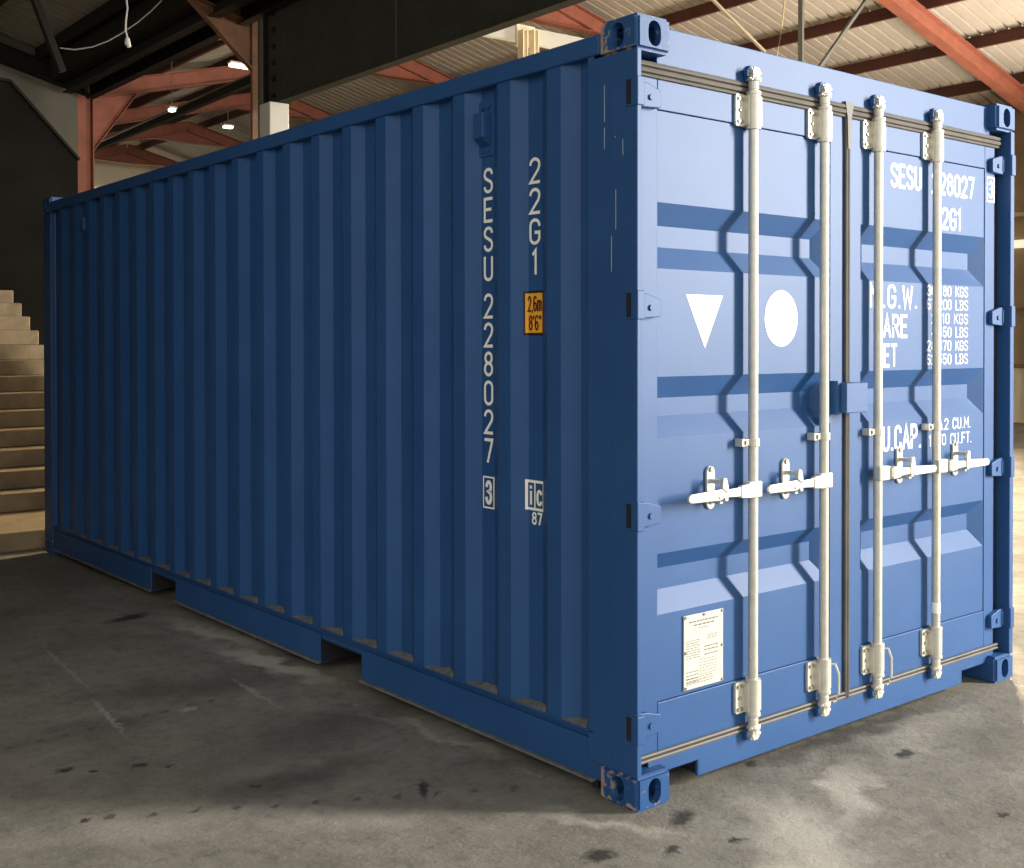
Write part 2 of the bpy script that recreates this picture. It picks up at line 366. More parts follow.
def stadium(w_, h_, n=8):
    r = w_/2; s = h_/2 - r; pts = []
    for k in range(n+1): a = PI*k/n; pts.append((r*math.cos(a), s + r*math.sin(a)))
    for k in range(n+1): a = PI + PI*k/n; pts.append((r*math.cos(a), -s + r*math.sin(a)))
    return pts
def casting(xs, ys, zs, m_):
    """corner casting: hollow block with oval apertures on its outer faces; xs, ys, zs = -1 low / +1 high side"""
    x0, x1 = (0, CW) if xs < 0 else (W-CW, W); y0, y1 = (0, CL) if ys < 0 else (LEN-CL, LEN); z0, z1 = (0, CH) if zs < 0 else (H-CH, H)
    bm = B(); box(bm, x0, x1, y0, y1, z0, z1)
    bmesh.ops.bevel(bm, geom=[e for e in bm.edges if abs(e.verts[0].co.y-e.verts[1].co.y) > .1 or abs(e.verts[0].co.x-e.verts[1].co.x) > .1 or True], offset=.012, segments=3, affect='EDGES')
    o = finish('corner_casting', bm, m_, cont)
    cs = []
    def cutter(f):
        b2 = B(); f(b2); cs.append(finish('cut', b2, 'dark'))
    t = .026
    cutter(lambda b2: box(b2, x0+t, x1-t, y0+t, y1-t, z0+t, z1-t))
    cy, cz = (y0+y1)/2, (z0+z1)/2; cx = (x0+x1)/2
    xa, xb = (x0-.05, x0+.06) if xs < 0 else (x1-.06, x1+.05)
    cutter(lambda b2: prism(b2, [(p[0]+cy, p[1]+cz) for p in stadium(.056, .082)], 'x', xa, xb))
    ya, yb = (y0-.05, y0+.06) if ys < 0 else (y1-.06, y1+.05)
    cutter(lambda b2: prism(b2, [(p[0]+cx, p[1]+cz) for p in stadium(.060, .084)], 'y', ya, yb))
    for c in cs:
        md = o.modifiers.new('b', 'BOOLEAN'); md.operation = 'DIFFERENCE'; md.object = c; md.solver = 'EXACT'
    dg = bpy.context.evaluated_depsgraph_get(); me = bpy.data.meshes.new_from_object(o.evaluated_get(dg))
    o.modifiers.clear(); o.data = me
    for c in cs: bpy.data.objects.remove(c)
    return o
for xs in (-1, 1):
    for ys in (-1, 1):
        for zs in (-1, 1):
            worn = xs < 0
            o = casting(xs, ys, zs, 'blue_worn' if worn else 'blue')
            if worn and ys < 0: o['label'] = 'scuffed corner casting with rusty edges'

# rear (door end) corner posts
def post(mirror):
    f = (lambda x: W-x) if mirror else (lambda x: x)
    bm = B()
    lw = .036 if mirror else .024
    poly = [(0.003, .004), (lw, .004), (lw, .078), (.10, .078), (.10, .084), (.030, .084), (.010, .10), (.010, .232), (.003, .232)]
    prism(bm, [(f(x), y) for x, y in poly], 'z', CH-.004, H-CH+.004)
    return finish('corner_post', bm, 'blue', cont, bevel=.003)
pl = post(False); post(True)
bm = B(); box(bm, .0015, .004, .120, .1225, .13, 2.46); finish('weld_seam', bm, 'blue', pl)
# front (far end) posts
for f in ((lambda x: x), (lambda x: W-x)):
    bm = B(); xs = sorted((f(.003), f(.15))); box(bm, xs[0], xs[1], LEN-.165, LEN-.003, CH-.004, H-CH+.004)
    finish('corner_post', bm, 'blue', cont, bevel=.004)
# header and sill at the door end
bm = B(); box(bm, CW-.02, W-CW+.02, .048, .110, 2.452, 2.578); box(bm, CW-.02, W-CW+.02, .06, .2, 2.565, 2.575)
finish('door_header', bm, 'blue', cont, bevel=.003)
bm = B()
prism(bm, [(.10, .085), (.10, .135), (W-.10, .135), (W-.10, .085), (W-.375, .085), (W-.375, .032), (.352, .032), (.352, .085)], 'y', .046, .054)
box(bm, .10, W-.10, .054, .13, .128, .135)
box(bm, .346, .352, .046, .058, .032, .088); box(bm, W-.375, W-.369, .046, .058, .032, .088)
box(bm, .10, .352, .046, .20, .085, .091); box(bm, W-.375, W-.10, .046, .20, .085, .091)
finish('door_sill', bm, 'blue', cont, bevel=.002)
bm = B(); box(bm, .02, .36, .20, .23, .02, .12); box(bm, W-.38, W-.02, .20, .23, .02, .12); box(bm, .356, W-.379, .058, .20, .036, .128)
finish('sill_backing', bm, 'dark', cont)
# far end header / sill / end wall / roof / floor
bm = B(); box(bm, .15, W-.15, LEN-.07, LEN-.005, 2.47, 2.56); finish('front_header', bm, 'blue', cont, bevel=.003)
bm = B(); box(bm, .15, W-.15, LEN-.07, LEN-.005, .03, .15); finish('front_sill', bm, 'blue', cont, bevel=.003)
bm = B(); n = 9
pts = []; x = .15; pitch = (W-.3)/n
for k in range(n):
    a = .15+k*pitch; pts += [(a, LEN-.012), (a+pitch*.28, LEN-.012), (a+pitch*.5, LEN-.055), (a+pitch*.78, LEN-.055)]
pts.append((W-.15, LEN-.012))
prism(bm, pts + [(x, y-.003) for x, y in reversed(pts)], 'z', .15, 2.47); finish('end_wall', bm, 'blue', cont)
bm = B(); pts = [(.10, 2.553)]; k = 0; y = .10
while y < LEN-.2:
    pts += [(y, 2.553), (y+.09, 2.553), (y+.11, 2.535), (y+.19, 2.535), (y+.21, 2.553)]; y += .21
pts.append((LEN-.05, 2.553)); pts = [p for i, p in enumerate(pts) if i == 0 or p != pts[i-1]]
prism(bm, pts + [(a, b-.003) for a, b in reversed(pts)], 'x', .04, W-.04); finish('roof_panel', bm, 'blue', cont)
bm = B(); box(bm, .06, W-.06, .12, LEN-.1, .135, .17); finish('floor_deck', bm, 'dark', cont)
for y in [2.9]+[.7, 1.2, 2.45, 3.4, 4.6, 5.2]:
    bm = B(); box(bm, .06, W-.06, y-.03, y+.03, .06, .135); finish('cross_member', bm, 'dark', cont)
# fork pockets through the base
for y0, y1 in ((1.657, 2.011), (3.626, 3.975)):
    bm = B()
    box(bm, .02, W-.02, y0-.006, y0, .050, .158); box(bm, .02, W-.02, y1, y1+.006, .050, .158); box(bm, .02, W-.02, y0, y1, .154, .160)
    finish('fork_pocket', bm, 'dark', cont)  # pocket walls coloured near black for the shade inside

# corrugated side walls
OUT, DEP = .008, .042
segs = []   # near edges of the outer flats: 5.595 - .271 k
prof = [(.205, OUT), (.236, OUT), (.262, DEP), (.305, DEP), (.369, OUT)]
k0 = .441
while k0 < 5.60:
    prof += [(k0, OUT), (k0+.061, DEP), (k0+.137, DEP), (k0+.199, OUT)]
    k0 += .2711
prof = [p for p in prof if p[0] < 5.66]
prof += [(5.66, DEP), (5.75, DEP), (5.765, OUT)]
prof = [(y, x) for y, x in prof]
def profx(y):
    for (a, xa), (b, xb) in zip(prof, prof[1:]):
        if a <= y <= b: return xa + (xb-xa)*(y-a)/max(b-a, 1e-6)
    return OUT
for side in (0, 1):
    f = (lambda x: x) if side == 0 else (lambda x: W-x)
    bm = B()
    prism(bm, [(f(x), y) for y, x in prof] + [(f(x+.003), y) for y, x in reversed(prof)], 'z', .212, 2.505)
    sw = finish('side_wall', bm, 'blue', cont)
    bm = B(); a, b = sorted((f(.000), f(.062))); box(bm, a, b, CL-.005, LEN-CL+.005, 2.488, 2.556)
    finish('top_side_rail', bm, 'blue', cont, bevel=.006)
    # bottom rail, interrupted at the fork pockets below z .155
    bm = B()
    box(bm, *sorted((f(.003), f(.050))), .205, LEN-CL+.005, .209, .216)
    prism(bm, [(f(.004), .216), (f(.022), .178), (f(.022), .158), (f(.026), .158), (f(.026), .180), (f(.008), .216)], 'y', .178, LEN-CL+.005)
    for ya, yb in ((.178, 1.657), (2.011, 3.626), (3.975, LEN-CL+.005)):
        box(bm, *sorted((f(.012), f(.018))), ya, yb, .052, .184)
    for ya, yb in ((.205, 1.657), (2.011, 3.626), (3.975, LEN-CL)):
        box(bm, *sorted((f(.014), f(.07))), ya, yb, .046, .053)
    br = finish('bottom_side_rail', bm, 'blue', cont, bevel=.002)
    if side == 0:
        bm = B()
        for ya, yb in ((.205, 1.657), (2.011, 3.626), (3.975, LEN-CL)):
            box(bm, -.004, .0118, ya, yb, .046, .054)
        finish('dusty_flange', bm, 'dust', br)['label'] = 'dust covered bottom flange'
        # heaps of dust on the rail ledge inside every recess
        k0 = .441; heaps = [(.236, .369)]
        while k0 < 5.55: heaps.append((k0, k0+.199)); k0 += .2711
        for ya, yb in heaps:
            bm = B(); n = 7; low = []; top = []; bt = []
            for i in range(n+1):
                y = ya+.008 + (yb-ya-.012)*i/n; h = .004 + .020*(1-i/n)**.8*random.uniform(.85, 1.1)
                if i == n: h = .002
                xp = profx(y)
                low.append(bm.verts.new((.006, y, .2162))); top.append(bm.verts.new((max(.007, xp-.002), y, .2162+h))); bt.append(bm.verts.new((xp-.001, y, .2162)))
            for i in range(n):
                bm.faces.new((low[i], low[i+1], top[i+1], top[i])); bm.faces.new((top[i], top[i+1], bt[i+1], bt[i])); bm.faces.new((low[i+1], low[i], bt[i], bt[i+1]))
            bm.faces.new((low[0], top[0], bt[0])); bm.faces.new((low[-1], bt[-1], top[-1]))
            finish('dust_heap', bm, 'dust', br)
        leftwall = sw

# ---- markings on the left side, following the ribs
creases = [p[0] for p in prof]
def side_decal(name, tvfs_list, m_, lift=.0015, label=None):
    """2-D (u, z): u = distance to the right seen from outside, given directly as world y (decreasing u = right)"""
    bm = B()
    for tv, fs in tvfs_list: add_flat(bm, tv, fs, lambda u, z, l=0: (l, u, z))
    for c in creases:
        bmesh.ops.bisect_plane(bm, geom=bm.verts[:]+bm.edges[:]+bm.faces[:], plane_co=(0, c, 0), plane_no=(0, 1, 0))
    for v in bm.verts: v.co.x = profx(v.co.y) - lift - .0003*v.co.x
    o = finish(name, bm, m_, leftwall)
    if label: o['label'] = label
    return o
def stext(body, ylo, yhi, z0, z1, bold=.0):
    tv, fs = fit_text(body, 0, yhi-ylo, z0, z1, bold)
    return [(yhi - p[0], p[1], p[2]) for p in tv], fs
def rect(ya, yb, z0, z1): return ([(ya, z0), (yb, z0), (yb, z1), (ya, z1)], [(0, 1, 2, 3)])
# column 1: S E S U 2 2 8 0 2 7, reading down
lets = []; zt, ch, gap = 2.186, .0915, .0125
zs = 2.186
def run(chars, ztop, zbot, ylo, yhi, gapf=.13):
    n = len(chars); pitch = (ztop-zbot)/(n-gapf); h = pitch*(1-gapf); r = []
    for i, c in enumerate(chars):
        t = ztop - i*pitch
        a, b = ylo, yhi
        if c == '1': a, b = ylo+.014, yhi-.014
        r.append(stext(c, a, b, t-h, t, .0))
    return r
side_decal('owner_letters', run('SESU', 2.192, 1.762, .780, .835), 'white', label='white letters reading SESU down the side')
side_decal('serial_digits', run('228027', 1.716, 1.070, .780, .835), 'white', label='white digits reading 228027 down the side')
side_decal('size_code', run('22G1', 2.197, 1.772, .512, .572), 'white', label='white size code 22G1 reading down')
def frame_rects(ya, yb, z0, z1, t): return [rect(ya, yb, z1-t, z1), rect(ya, yb, z0, z0+t), rect(ya, ya+t, z0+t, z1-t), rect(yb-t, yb, z0+t, z1-t)]
side_decal('check_digit', frame_rects(.774, .842, .898, 1.020, .006) + [stext('3', .787, .829, .912, 1.006, .012)], 'white', label='white boxed check digit 3')
# yellow height sticker
side_decal('height_sticker', [rect(.494, .596, 1.555, 1.716)], 'ink', .0012, 'black bordered yellow height sticker')
side_decal('sticker_face', [rect(.499, .588, 1.564, 1.707)], 'yellow', .0022)
side_decal('sticker_writing', [stext('2,6m', .503, .580, 1.640, 1.698, .0), stext("8'6\"", .506, .574, 1.572, 1.628, .0)], 'brown_ink', .0032)
# ic 87 mark
icr = frame_rects(.492, .590, .920, 1.030, .010) + [rect(.540, .547, .93, 1.02), stext('i', .558, .572, .937, 1.012, .014), stext('c', .503, .535, .938, .998, .02)]
side_decal('inspection_mark', icr + [stext('87', .504, .560, .868, .915, .014)], 'white', label='white ic 87 mark')
# faint scratches on the post
for (y0, z0, y1, z1) in ((.098, 2.03, .112, 1.90), (.118, 1.88, .122, 1.76), (.15, 2.38, .153, 2.26), (.15, 2.24, .155, 2.17), (.075, 2.19, .066, 2.14), (.10, 2.20, .118, 2.205)):
    bm = B(); box(bm, .0016, .0032, min(y0, y1), min(y0, y1)+.0022, min(z0, z1), max(z0, z1)); o = finish('scratch', bm, 'scratch', pl)
for (y0, y1, z0, z1) in ((.215, .245, .228, .246),):
    pass

# ---- ventilators on the side wall
def vent(yc, z0, z1, base):
    bm = B(); box(bm, base-.004, base, yc-.045, yc+.045, z0, z1); v = finish('ventilator', bm, 'blue', leftwall, bevel=.002); v['label'] = 'small blue ventilator cover'
    bm = B(); h0, h1 = z0+.045, z1-.05
    prism(bm, [(base-.002, yc-.030), (base-.046, yc-.030), (base-.046, yc+.030), (base-.002, yc+.030)], 'z', h0+.02, h1)
    v2 = [(base-.002, h0), (base-.046, h0+.02), (base-.002, h0+.02)]
    b3 = bm; prism(b3, [(p[0], p[1]) for p in [(base-.002, h0-.01), (base-.046, h0+.02), (base-.002, h0+.02)]], 'y', yc-.030, yc+.030)
    finish('ventilator_hood', bm, 'blue', v, bevel=.003)
    for z in (z1-.024, z0+.018):
        for dy in (-.018, .018):
            bm = B(); tube(bm, [(base-.003, yc+dy, z), (base-.012, yc+dy, z)], .010 if z > h1 else .005, 10); finish('ventilator_bolt', bm, 'blue', v)
vent(.815, 2.235, 2.445, DEP-.001)
vent(5.085, 2.235, 2.43, DEP-.001)

# ---- doors
ZS = [(.322, .325)]
PANS = [(.615, .690, .762, .820), (1.208, 1.279, 1.340, 1.413), (1.775, 1.850, 1.922, 1.996)]
ZB, ZT = .155, 2.418
YF, YP, YR = .052, .056, .094
def make_door(x0, xa, xb, x1, label):
    d = empty('door', ((x0+x1)/2, .075, ZB), '', ''); del d['label']; del d['category']
    d.parent = cont; d['label'] = label
    inv = Matrix.Translation(-Vector(d.location))
    def part(name, bm, m_, parent=None, **k):
        bmesh.ops.transform(bm, matrix=inv, verts=bm.verts); return finish(name, bm, m_, parent or d, **k)
    for a_, b_ in ((x0, xa), (xb, x1)):
        bm = B(); box(bm, a_, b_, YF, .10, ZB, ZT); part('door_stile', bm, 'blue', bevel=.0025)
    for za, zb in ((ZB, .322), (2.303, ZT)):
        bm = B(); box(bm, xa+.0015, xb-.0015, YF, .10, za, zb); part('door_rail', bm, 'blue', bevel=.0025)
    bm = B()
    z = .325; e = .072; e0 = .006 if x0 < 1 else e
    def q(*p): bm.faces.new([bm.verts.new(v) for v in p])
    def flat(za, zb): q((xa, YP, za), (xb, YP, za), (xb, YP, zb), (xa, YP, zb))
    for (z0, z1, z2, z3) in PANS:
        flat(z, z0)
        A, Bq, Cq, D = (xa+.004, YP, z0), (xb-.004, YP, z0), (xb-.004, YP, z3), (xa+.004, YP, z3)
        a, b, c, dd = (xa+e0, YR, z1), (xb-e, YR, z1), (xb-e, YR, z2), (xa+e0, YR, z2)
        q(A, Bq, b, a); q(Bq, Cq, c, b); q(Cq, D, dd, c); q(D, A, a, dd); q(a, b, c, dd)
        q((xa, YP, z0), A, D, (xa, YP, z3)); q(Bq, (xb, YP, z0), (xb, YP, z3), Cq)
        z = z3
    flat(z, 2.300)
    # back sheet so that the leaf has thickness
    q((xa, .10, .325), (xa, .10, 2.3), (xb, .10, 2.3), (xb, .10, .325))
    p = part('door_panel', bm, 'blue', weld=True)
    return d, part
dL, partL = make_door(.052, .150, 1.120, 1.208, 'left door leaf with white triangle and disc')
dR, partR = make_door(1.240, 1.325, 2.288, 2.372, 'right door leaf with white lettering')

# seals
def seal(part, xa, xb):
    bm = B()
    box(bm, xa, xb, .050, .07, 2.415, 2.455)
    tube(bm, [(xa, .046, 2.444), (xb, .046, 2.444)], .009, 8); tube(bm, [(xa, .046, 2.424), (xb, .046, 2.424)], .010, 8); tube(bm, [(xa, .048, 2.408), (xb, .048, 2.408)], .006, 8)
    part('door_seal', bm, 'rubber', smooth=True)
    bm = B()
    box(bm, xa, xb, .052, .07, .132, .158); tube(bm, [(xa, .048, .156), (xb, .048, .156)], .007, 8); tube(bm, [(xa, .047, .141), (xb, .047, .141)], .007, 8)
    part('door_seal', bm, 'rubber', smooth=True)
seal(partL, .026, 1.212); seal(partR, 1.236, 2.40)
bm = B(); tube(bm, [(1.216, .046, .135), (1.216, .046, 2.44)], .0075, 8); tube(bm, [(1.231, .046, .135), (1.231, .046, 2.44)], .0075, 8); box(bm, 1.209, 1.239, .05, .07, .135, 2.45)
prism(bm, [(1.198, 2.462), (1.255, 2.462), (1.238, 2.40), (1.232, 2.28), (1.216, 2.28), (1.212, 2.40)], 'y', .036, .05)
partR('center_seal', bm, 'rubber', smooth=True)
for p_, a, b in ((partL, .026, .052), (partR, 2.370, W-.026)):
    bm = B(); box(bm, a, b, .066, .078, .14, 2.45); p_('side_seal', bm, 'rubber_black')

# locking bars
RY = .022
def hexbolt(bm, x, y, z, r, d=.006): tube(bm, [(x, y, z), (x, y-d, z)], r, 6)
def lockbar(part, x, hdir):
    bm = B(); tube(bm, [(x, RY, .150), (x, RY, 2.460)], .0175, 20); bar = part('locking_bar', bm, 'zinc', smooth=True)
    # brackets top and bottom
    for zc, up in ((2.350, 1), (.262, -1)):
        bm = B()
        tube(bm, [(x, RY, zc-.066), (x, RY, zc-.056), (x, RY, zc-.055), (x, RY, zc+.055), (x, RY, zc+.056), (x, RY, zc+.066)], [.027, .027, .0245, .0245, .027, .027], 20)
        prism(bm, [(x+p[0], zc+p[1]) for p in [(-.072, -.050), (-.066, -.056), (.036, -.056), (.036, .056), (-.066, .056), (-.072, .050)]], 'y', .041, YF-.0005)
        box(bm, x-.03, x-.020, .02, .042, zc-.052, zc+.052); box(bm, x+.020, x+.034, .012, .042, zc-.052, zc+.052)
        br = part('bar_bracket', bm, 'zinc', smooth=True)
        for dx, dz in ((-.058, -.040), (-.042, -.040), (-.050, 0), (-.058, .040), (-.042, .040)):
            bm = B(); hexbolt(bm, x+dx, .041, zc+dz, .007); part('bracket_bolt', bm, 'zinc_dark')
        # cam head
        z0 = 2.425 if up > 0 else .187
        s = up
        bm = B()
        tube(bm, [(x, RY, z0), (x, RY, z0+s*.028), (x, RY, z0+s*.030), (x, RY, z0+s*.040), (x, RY, z0+s*.042), (x, RY, z0+s*.062)], [.019, .019, .024, .024, .018, .015], 16)
        prism(bm, [(x+p[0], z0+s*p[1]) for p in [(-.026, .030), (-.020, .042), (-.014, .046), (-.020, .060), (-.012, .078), (.012, .078), (.022, .066), (.016, .052), (.026, .044), (.026, .032)]], 'y', .008, .034)
        for dx, dz in ((-.030, .036), (.031, .034), (.034, .060), (-.022, .070)):
            box(bm, x+min(dx, 0)*.9-.002 if dx < 0 else x, x+.002 if dx < 0 else x+dx, .012, .022, z0+s*dz-.005, z0+s*dz+.005)
        part('cam_head', bm, 'zinc', smooth=False, bevel=.002)
        # keeper on the header / sill
        bm = B(); zc2 = z0+s*.055
        star = []
        for k in range(10):
            a = PI*2*k/10+.3; rr_ = .035 if k % 2 == 0 else .024
            star.append((x+.0+rr_*math.cos(a)*1.15, zc2+rr_*math.sin(a)))
        prism(bm, star, 'y', .034, .047)
        box(bm, x-.036, x-.030, .020, .036, zc2-.012, zc2+.012); box(bm, x+.026, x+.038, .016, .036, zc2-.016, zc2+.016)
        finish('cam_keeper', bm, 'blue', cont, bevel=.002)
    # mid guide
    bm = B(); tube(bm, [(x, RY, 1.158), (x, RY, 1.186)], .023, 16); box(bm, x-.055, x-.010, .020, .030, 1.160, 1.184); box(bm, x-.062, x-.046, .020, YF+.003, 1.158, 1.186); box(bm, x+.018, x+.032, .018, .034, 1.162, 1.182)
    part('bar_guide', bm, 'zinc', bevel=.002)
    bm = B()
    tube(bm, [(x-.040, .020, 1.172), (x-.040, .015, 1.172)], .008, 8)
    part('guide_bolt', bm, 'zinc_dark')
    # handle: hub on the bar, lever, catch plate
    h = hdir; zc = 1.005
    bm = B(); a, b = sorted((x-h*.022, x+h*.052)); box(bm, a, b, -.004, .028, zc-.028, zc+.030)
    part('handle_hub', bm, 'zinc', bevel=.006)
    bm = B()
    prism(bm, [(x+h*p[0], zc+p[1]) for p in [(.050, -.018), (.050, .020), (.190, .014), (.215, .018), (.368, .012), (.380, .004), (.380, -.010), (.368, -.018), (.215, -.020), (.190, -.012)]], 'y', -.012, -.002)
    prism(bm, [(x+h*p[0], zc+p[1]) for p in [(.056, -.024), (.056, .026), (.110, .022), (.110, -.020)]], 'y', -.015, .003)
    part('handle_lever', bm, 'zinc', bevel=.003)
    cx = x+h*.200
    bm = B(); prism(bm, [(cx+p[0], zc+.018+p[1]) for p in stadium(.042, .150)], 'y', YP-.010, YP-.0005)
    prism(bm, [(cx+h*p[0], zc+p[1]) for p in [(-.018, -.024), (-.020, .024), (-.010, .056), (.008, .056), (.012, .022), (-.012, .006), (.030, -.006), (.026, -.014), (.0, -.012), (-.002, -.024)]], 'y', -.016, -.002 + .0)
    box(bm, cx-.009, cx+.009, -.004, YP-.008, zc+.034, zc+.050); box(bm, cx-.009, cx+.009, .0, YP-.008, zc-.034, zc-.024)
    part('handle_catch', bm, 'zinc', bevel=.002)
    for dz in (.074, -.038):
        bm = B(); tube(bm, [(cx, YP-.010, zc+.008+dz), (cx, YP-.016, zc+.008+dz)], .010, 10); part('catch_bolt', bm, 'zinc_dark')
    return bar
lockbar(partL, .616, -1); lockbar(partL, 1.040, -1); lockbar(partR, 1.400, 1); bar4 = lockbar(partR, 1.835, 1)
# white tape on the last bar, wire seals on two lower brackets
bm = B(); tube(bm, [(1.835, RY, .385), (1.835, RY, .43)], .0183, 20); partR('tape', bm, 'white', smooth=True)['label'] = 'white tape around the bar'
for part, x in ((partL, 1.040), (partR, 1.400)):
    bm = B(); tube(bm, [(x+.036, .02, .30), (x+.050, .005, .30), (x+.066, .0, .26), (x+.066, .0, .19), (x+.055, .005, .16), (x+.045, .01, .155)], .0045, 8)
    part('wire_loop', bm, 'zinc', smooth=True)

# hinges
def hinge(part, z, mirror):
    f = (lambda x: W-x) if mirror else (lambda x: x)
    bm = B()
    prism(bm, [(f(.012), z-.044), (f(.012), z+.046), (f(.080), z+.040), (f(.140), z+.024), (f(.146), z+.018), (f(.146), z-.030), (f(.140), z-.036), (f(.080), z-.040)], 'y', .030, YF-.0005)
    prism(bm, [(f(.020), z-.034), (f(.020), z+.034), (f(.060), z+.030), (f(.060), z-.030)], 'y', .026, .032)
    st = part('hinge', bm, 'blue', bevel=.003)
    bm = B(); tube(bm, [(f(.095), .030, z-.006), (f(.095), .024, z-.006)], .010, 10); part('hinge_bolt', bm, 'blue')
    # lug on the post with its dark slot
    bm = B()
    a, b = sorted((f(-.0005), f(.034)))
    box(bm, a, b, -.001, .030, z-.046, z+.048)
    box(bm, *sorted((f(-.001), f(.006))), .030, .052, z+.040, z+.048); box(bm, *sorted((f(-.001), f(.006))), .030, .052, z-.046, z-.038)
    finish('hinge_lug', bm, 'blue', cont, bevel=.003)
    bm = B(); box(bm, *sorted((f(.0015), f(.004))), .031, .051, z-.038, z+.040); finish('hinge_slot', bm, 'dark', cont)
for z in (2.338, 1.648, .962, .268):
    hinge(partL, z, False)
for z in (2.325, 1.643, .962, .276):
    hinge(partR, z, True)

# lock box
bm = B(); box(bm, 1.112, 1.252, -.028, .052, 1.258, 1.372); lb = partR('lock_box', bm, 'blue', bevel=.003)
bm = B(); box(bm, 1.095, 1.112, .0, YF, 1.252, 1.380); partL('lock_box_flange', bm, 'blue', bevel=.002)
bm = B(); tube(bm, [(1.085, YF, 1.232), (1.085, .025, 1.232)], .014, 14); partL('lock_stop', bm, 'blue', smooth=True)

# door lettering
def door_decal(part, name, items, m_, y, label=None):
    bm = B()
    for tv, fs in items: add_flat(bm, tv, fs, lambda u, z, l=0: (u, y-.0003*l, z))
    o = part(name, bm, m_)
    if label: o['label'] = label
    return o
def T(s, x0, x1, z0, z1, b=.006): return fit_text(s, x0, x1, z0, z1, b)
def R(x0, x1, z0, z1): return ([(x0, z0), (x1, z0), (x1, z1), (x0, z1)], [(0, 1, 2, 3)])
Yd = YP-.001
door_decal(partR, 'door_number', [T('228027', 1.852, 2.202, 2.158, 2.256, .008)], 'white_door', Yd, 'white digits 228027')
door_decal(partR, 'door_owner_letters', [T('SESU', 1.540, 1.772, 2.160, 2.262, .008)], 'white_door', Yd, 'white letters SESU')
door_decal(partR, 'door_check_digit', [R(2.303, 2.371, 2.262, 2.270), R(2.303, 2.371, 2.156, 2.164), R(2.303, 2.310, 2.164, 2.262), R(2.364, 2.371, 2.164, 2.262), T('3', 2.318, 2.356, 2.172, 2.254, .0)], 'white_door', YF-.001, 'white boxed digit 3')
door_decal(partR, 'door_size_code', [T('22G1', 1.866, 2.092, 2.010, 2.108, .008)], 'white_door', Yd, 'white size code 22G1')
door_decal(partR, 'weight_names', [T('M.G.W.', 1.395, 1.742, 1.665, 1.765), T('TARE', 1.425, 1.668, 1.545, 1.643), T('NET', 1.435, 1.592, 1.425, 1.523)], 'white_door', Yd, 'white words M.G.W. TARE NET')
rows = ['30.480 KGS', '67.200 LBS', '2.110 KGS', '4.650 LBS', '28.370 KGS', '62.550 LBS']
items = []
for i, s in enumerate(rows):
    zt = 1.770-.058*i - (.002 if i > 1 else 0); x0 = 1.815 if len(s) == 10 else 1.852
    items.append(T(s, x0, 2.150, zt-.046, zt, .0))
door_decal(partR, 'weight_figures', items, 'white_door', Yd, 'white rows of weights')
door_decal(partR, 'capacity_name', [T('CU.CAP.', 1.425, 1.775, 1.082, 1.188)], 'white_door', Yd, 'white words CU.CAP.')
door_decal(partR, 'capacity_figures', [T('33.2 CU.M.', 1.862, 2.176, 1.150, 1.200, .0), T('1.170 CU.FT.', 1.835, 2.184, 1.084, 1.134, .0)], 'white_door', Yd, 'white rows of volumes')
door_decal(partL, 'triangle_mark', [([(.296, 1.692), (.490, 1.692), (.394, 1.508)], [(0, 1, 2)])], 'white_door', Yd, 'white triangle pointing down')
disc = [(.822+.098*math.cos(2*PI*k/40), 1.616+.104*math.sin(2*PI*k/40)) for k in range(40)]
door_decal(partL, 'disc_mark', [(disc, [tuple(range(40))])], 'white_door', Yd, 'white disc')
# data plate
bm = B(); box(bm, .281, .486, YP-.006, YP-.0005, .337, .592); pt = partL('data_plate', bm, 'plate', bevel=.001); pt['label'] = 'cream data plate with rows of small print'
ink = []
def line(x0, x1, z, h=.003):
    x = x0
    while x < x1:
        l = random.uniform(.006, .02); ink.append(R(x, min(x+l, x1), z, z+h)); x += l+.004
line(.305, .462, .565, .005); line(.330, .440, .552, .005); line(.355, .410, .541, .003)
for z in (.512, .506, .500): line(.400, .455, z, .002)
for k in range(8): line(.292, .362, .502-k*.0085, .0025)
for z in (.472, .460, .444): line(.385, .462, z, .004)
for k in range(6): line(.360, .45, .430-k*.010, .002)
for k in range(4): line(.292, .355, .395-k*.012, .003)
for k in range(3): line(.292, .43, .372-k*.009, .0025)
door_decal(partL, 'plate_print', ink, 'grey_ink', YP-.0068)['kind'] = 'stuff'
bm = B()
for x, z in ((.288, .586), (.384, .586), (.480, .586), (.288, .465), (.480, .465), (.288, .344), (.480, .344)):
    bm = B(); tube(bm, [(x, YP-.006, z), (x, YP-.010, z)], .005, 8); partL('plate_rivet', bm, 'zinc_dark')

# ================================================================= BUILDING
XL, XR, XA = 4.45, 19.0, 10.94      # valley line, right eave, ridge
SL = .252; ZR = 7.50; RD = .29      # slope, ridge height of rafter underside, rafter depth
def zr(x): return ZR - SL*abs(x-XA)         # underside of rafter, main hall
def zl(x): return zr(XL) + SL*(XL-x)        # underside of rafter, bay over the box
XLL = -9.0
# corrugated roof sheet with narrow grooves running down the slope
def sheet(name, xa, za, xb, zb, y0, y1, pitch, m_):
    bm = B(); ys = []; y = y0
    while y < y1:
        ys += [(y, 0), (y+pitch-.055, 0), (y+pitch-.050, .045), (y+pitch-.006, .045)]; y += pitch
    ys.append((y1, 0))
    lo = [bm.verts.new((xa, y, za+d)) for y, d in ys]; hi = [bm.verts.new((xb, y, zb+d)) for y, d in ys]
    for i in range(len(ys)-1): bm.faces.new((lo[i], lo[i+1], hi[i+1], hi[i]))
    o = struct(name, bm, m_)
    md = o.modifiers.new('solid', 'SOLIDIFY'); md.thickness = .006; md.offset = 1
    return o
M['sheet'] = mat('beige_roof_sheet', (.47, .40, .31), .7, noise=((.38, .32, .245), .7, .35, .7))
M['sheetdark'] = mat('grey_roof_sheet', (.20, .185, .15), .75, noise=((.15, .14, .11), .7, .35, .7))
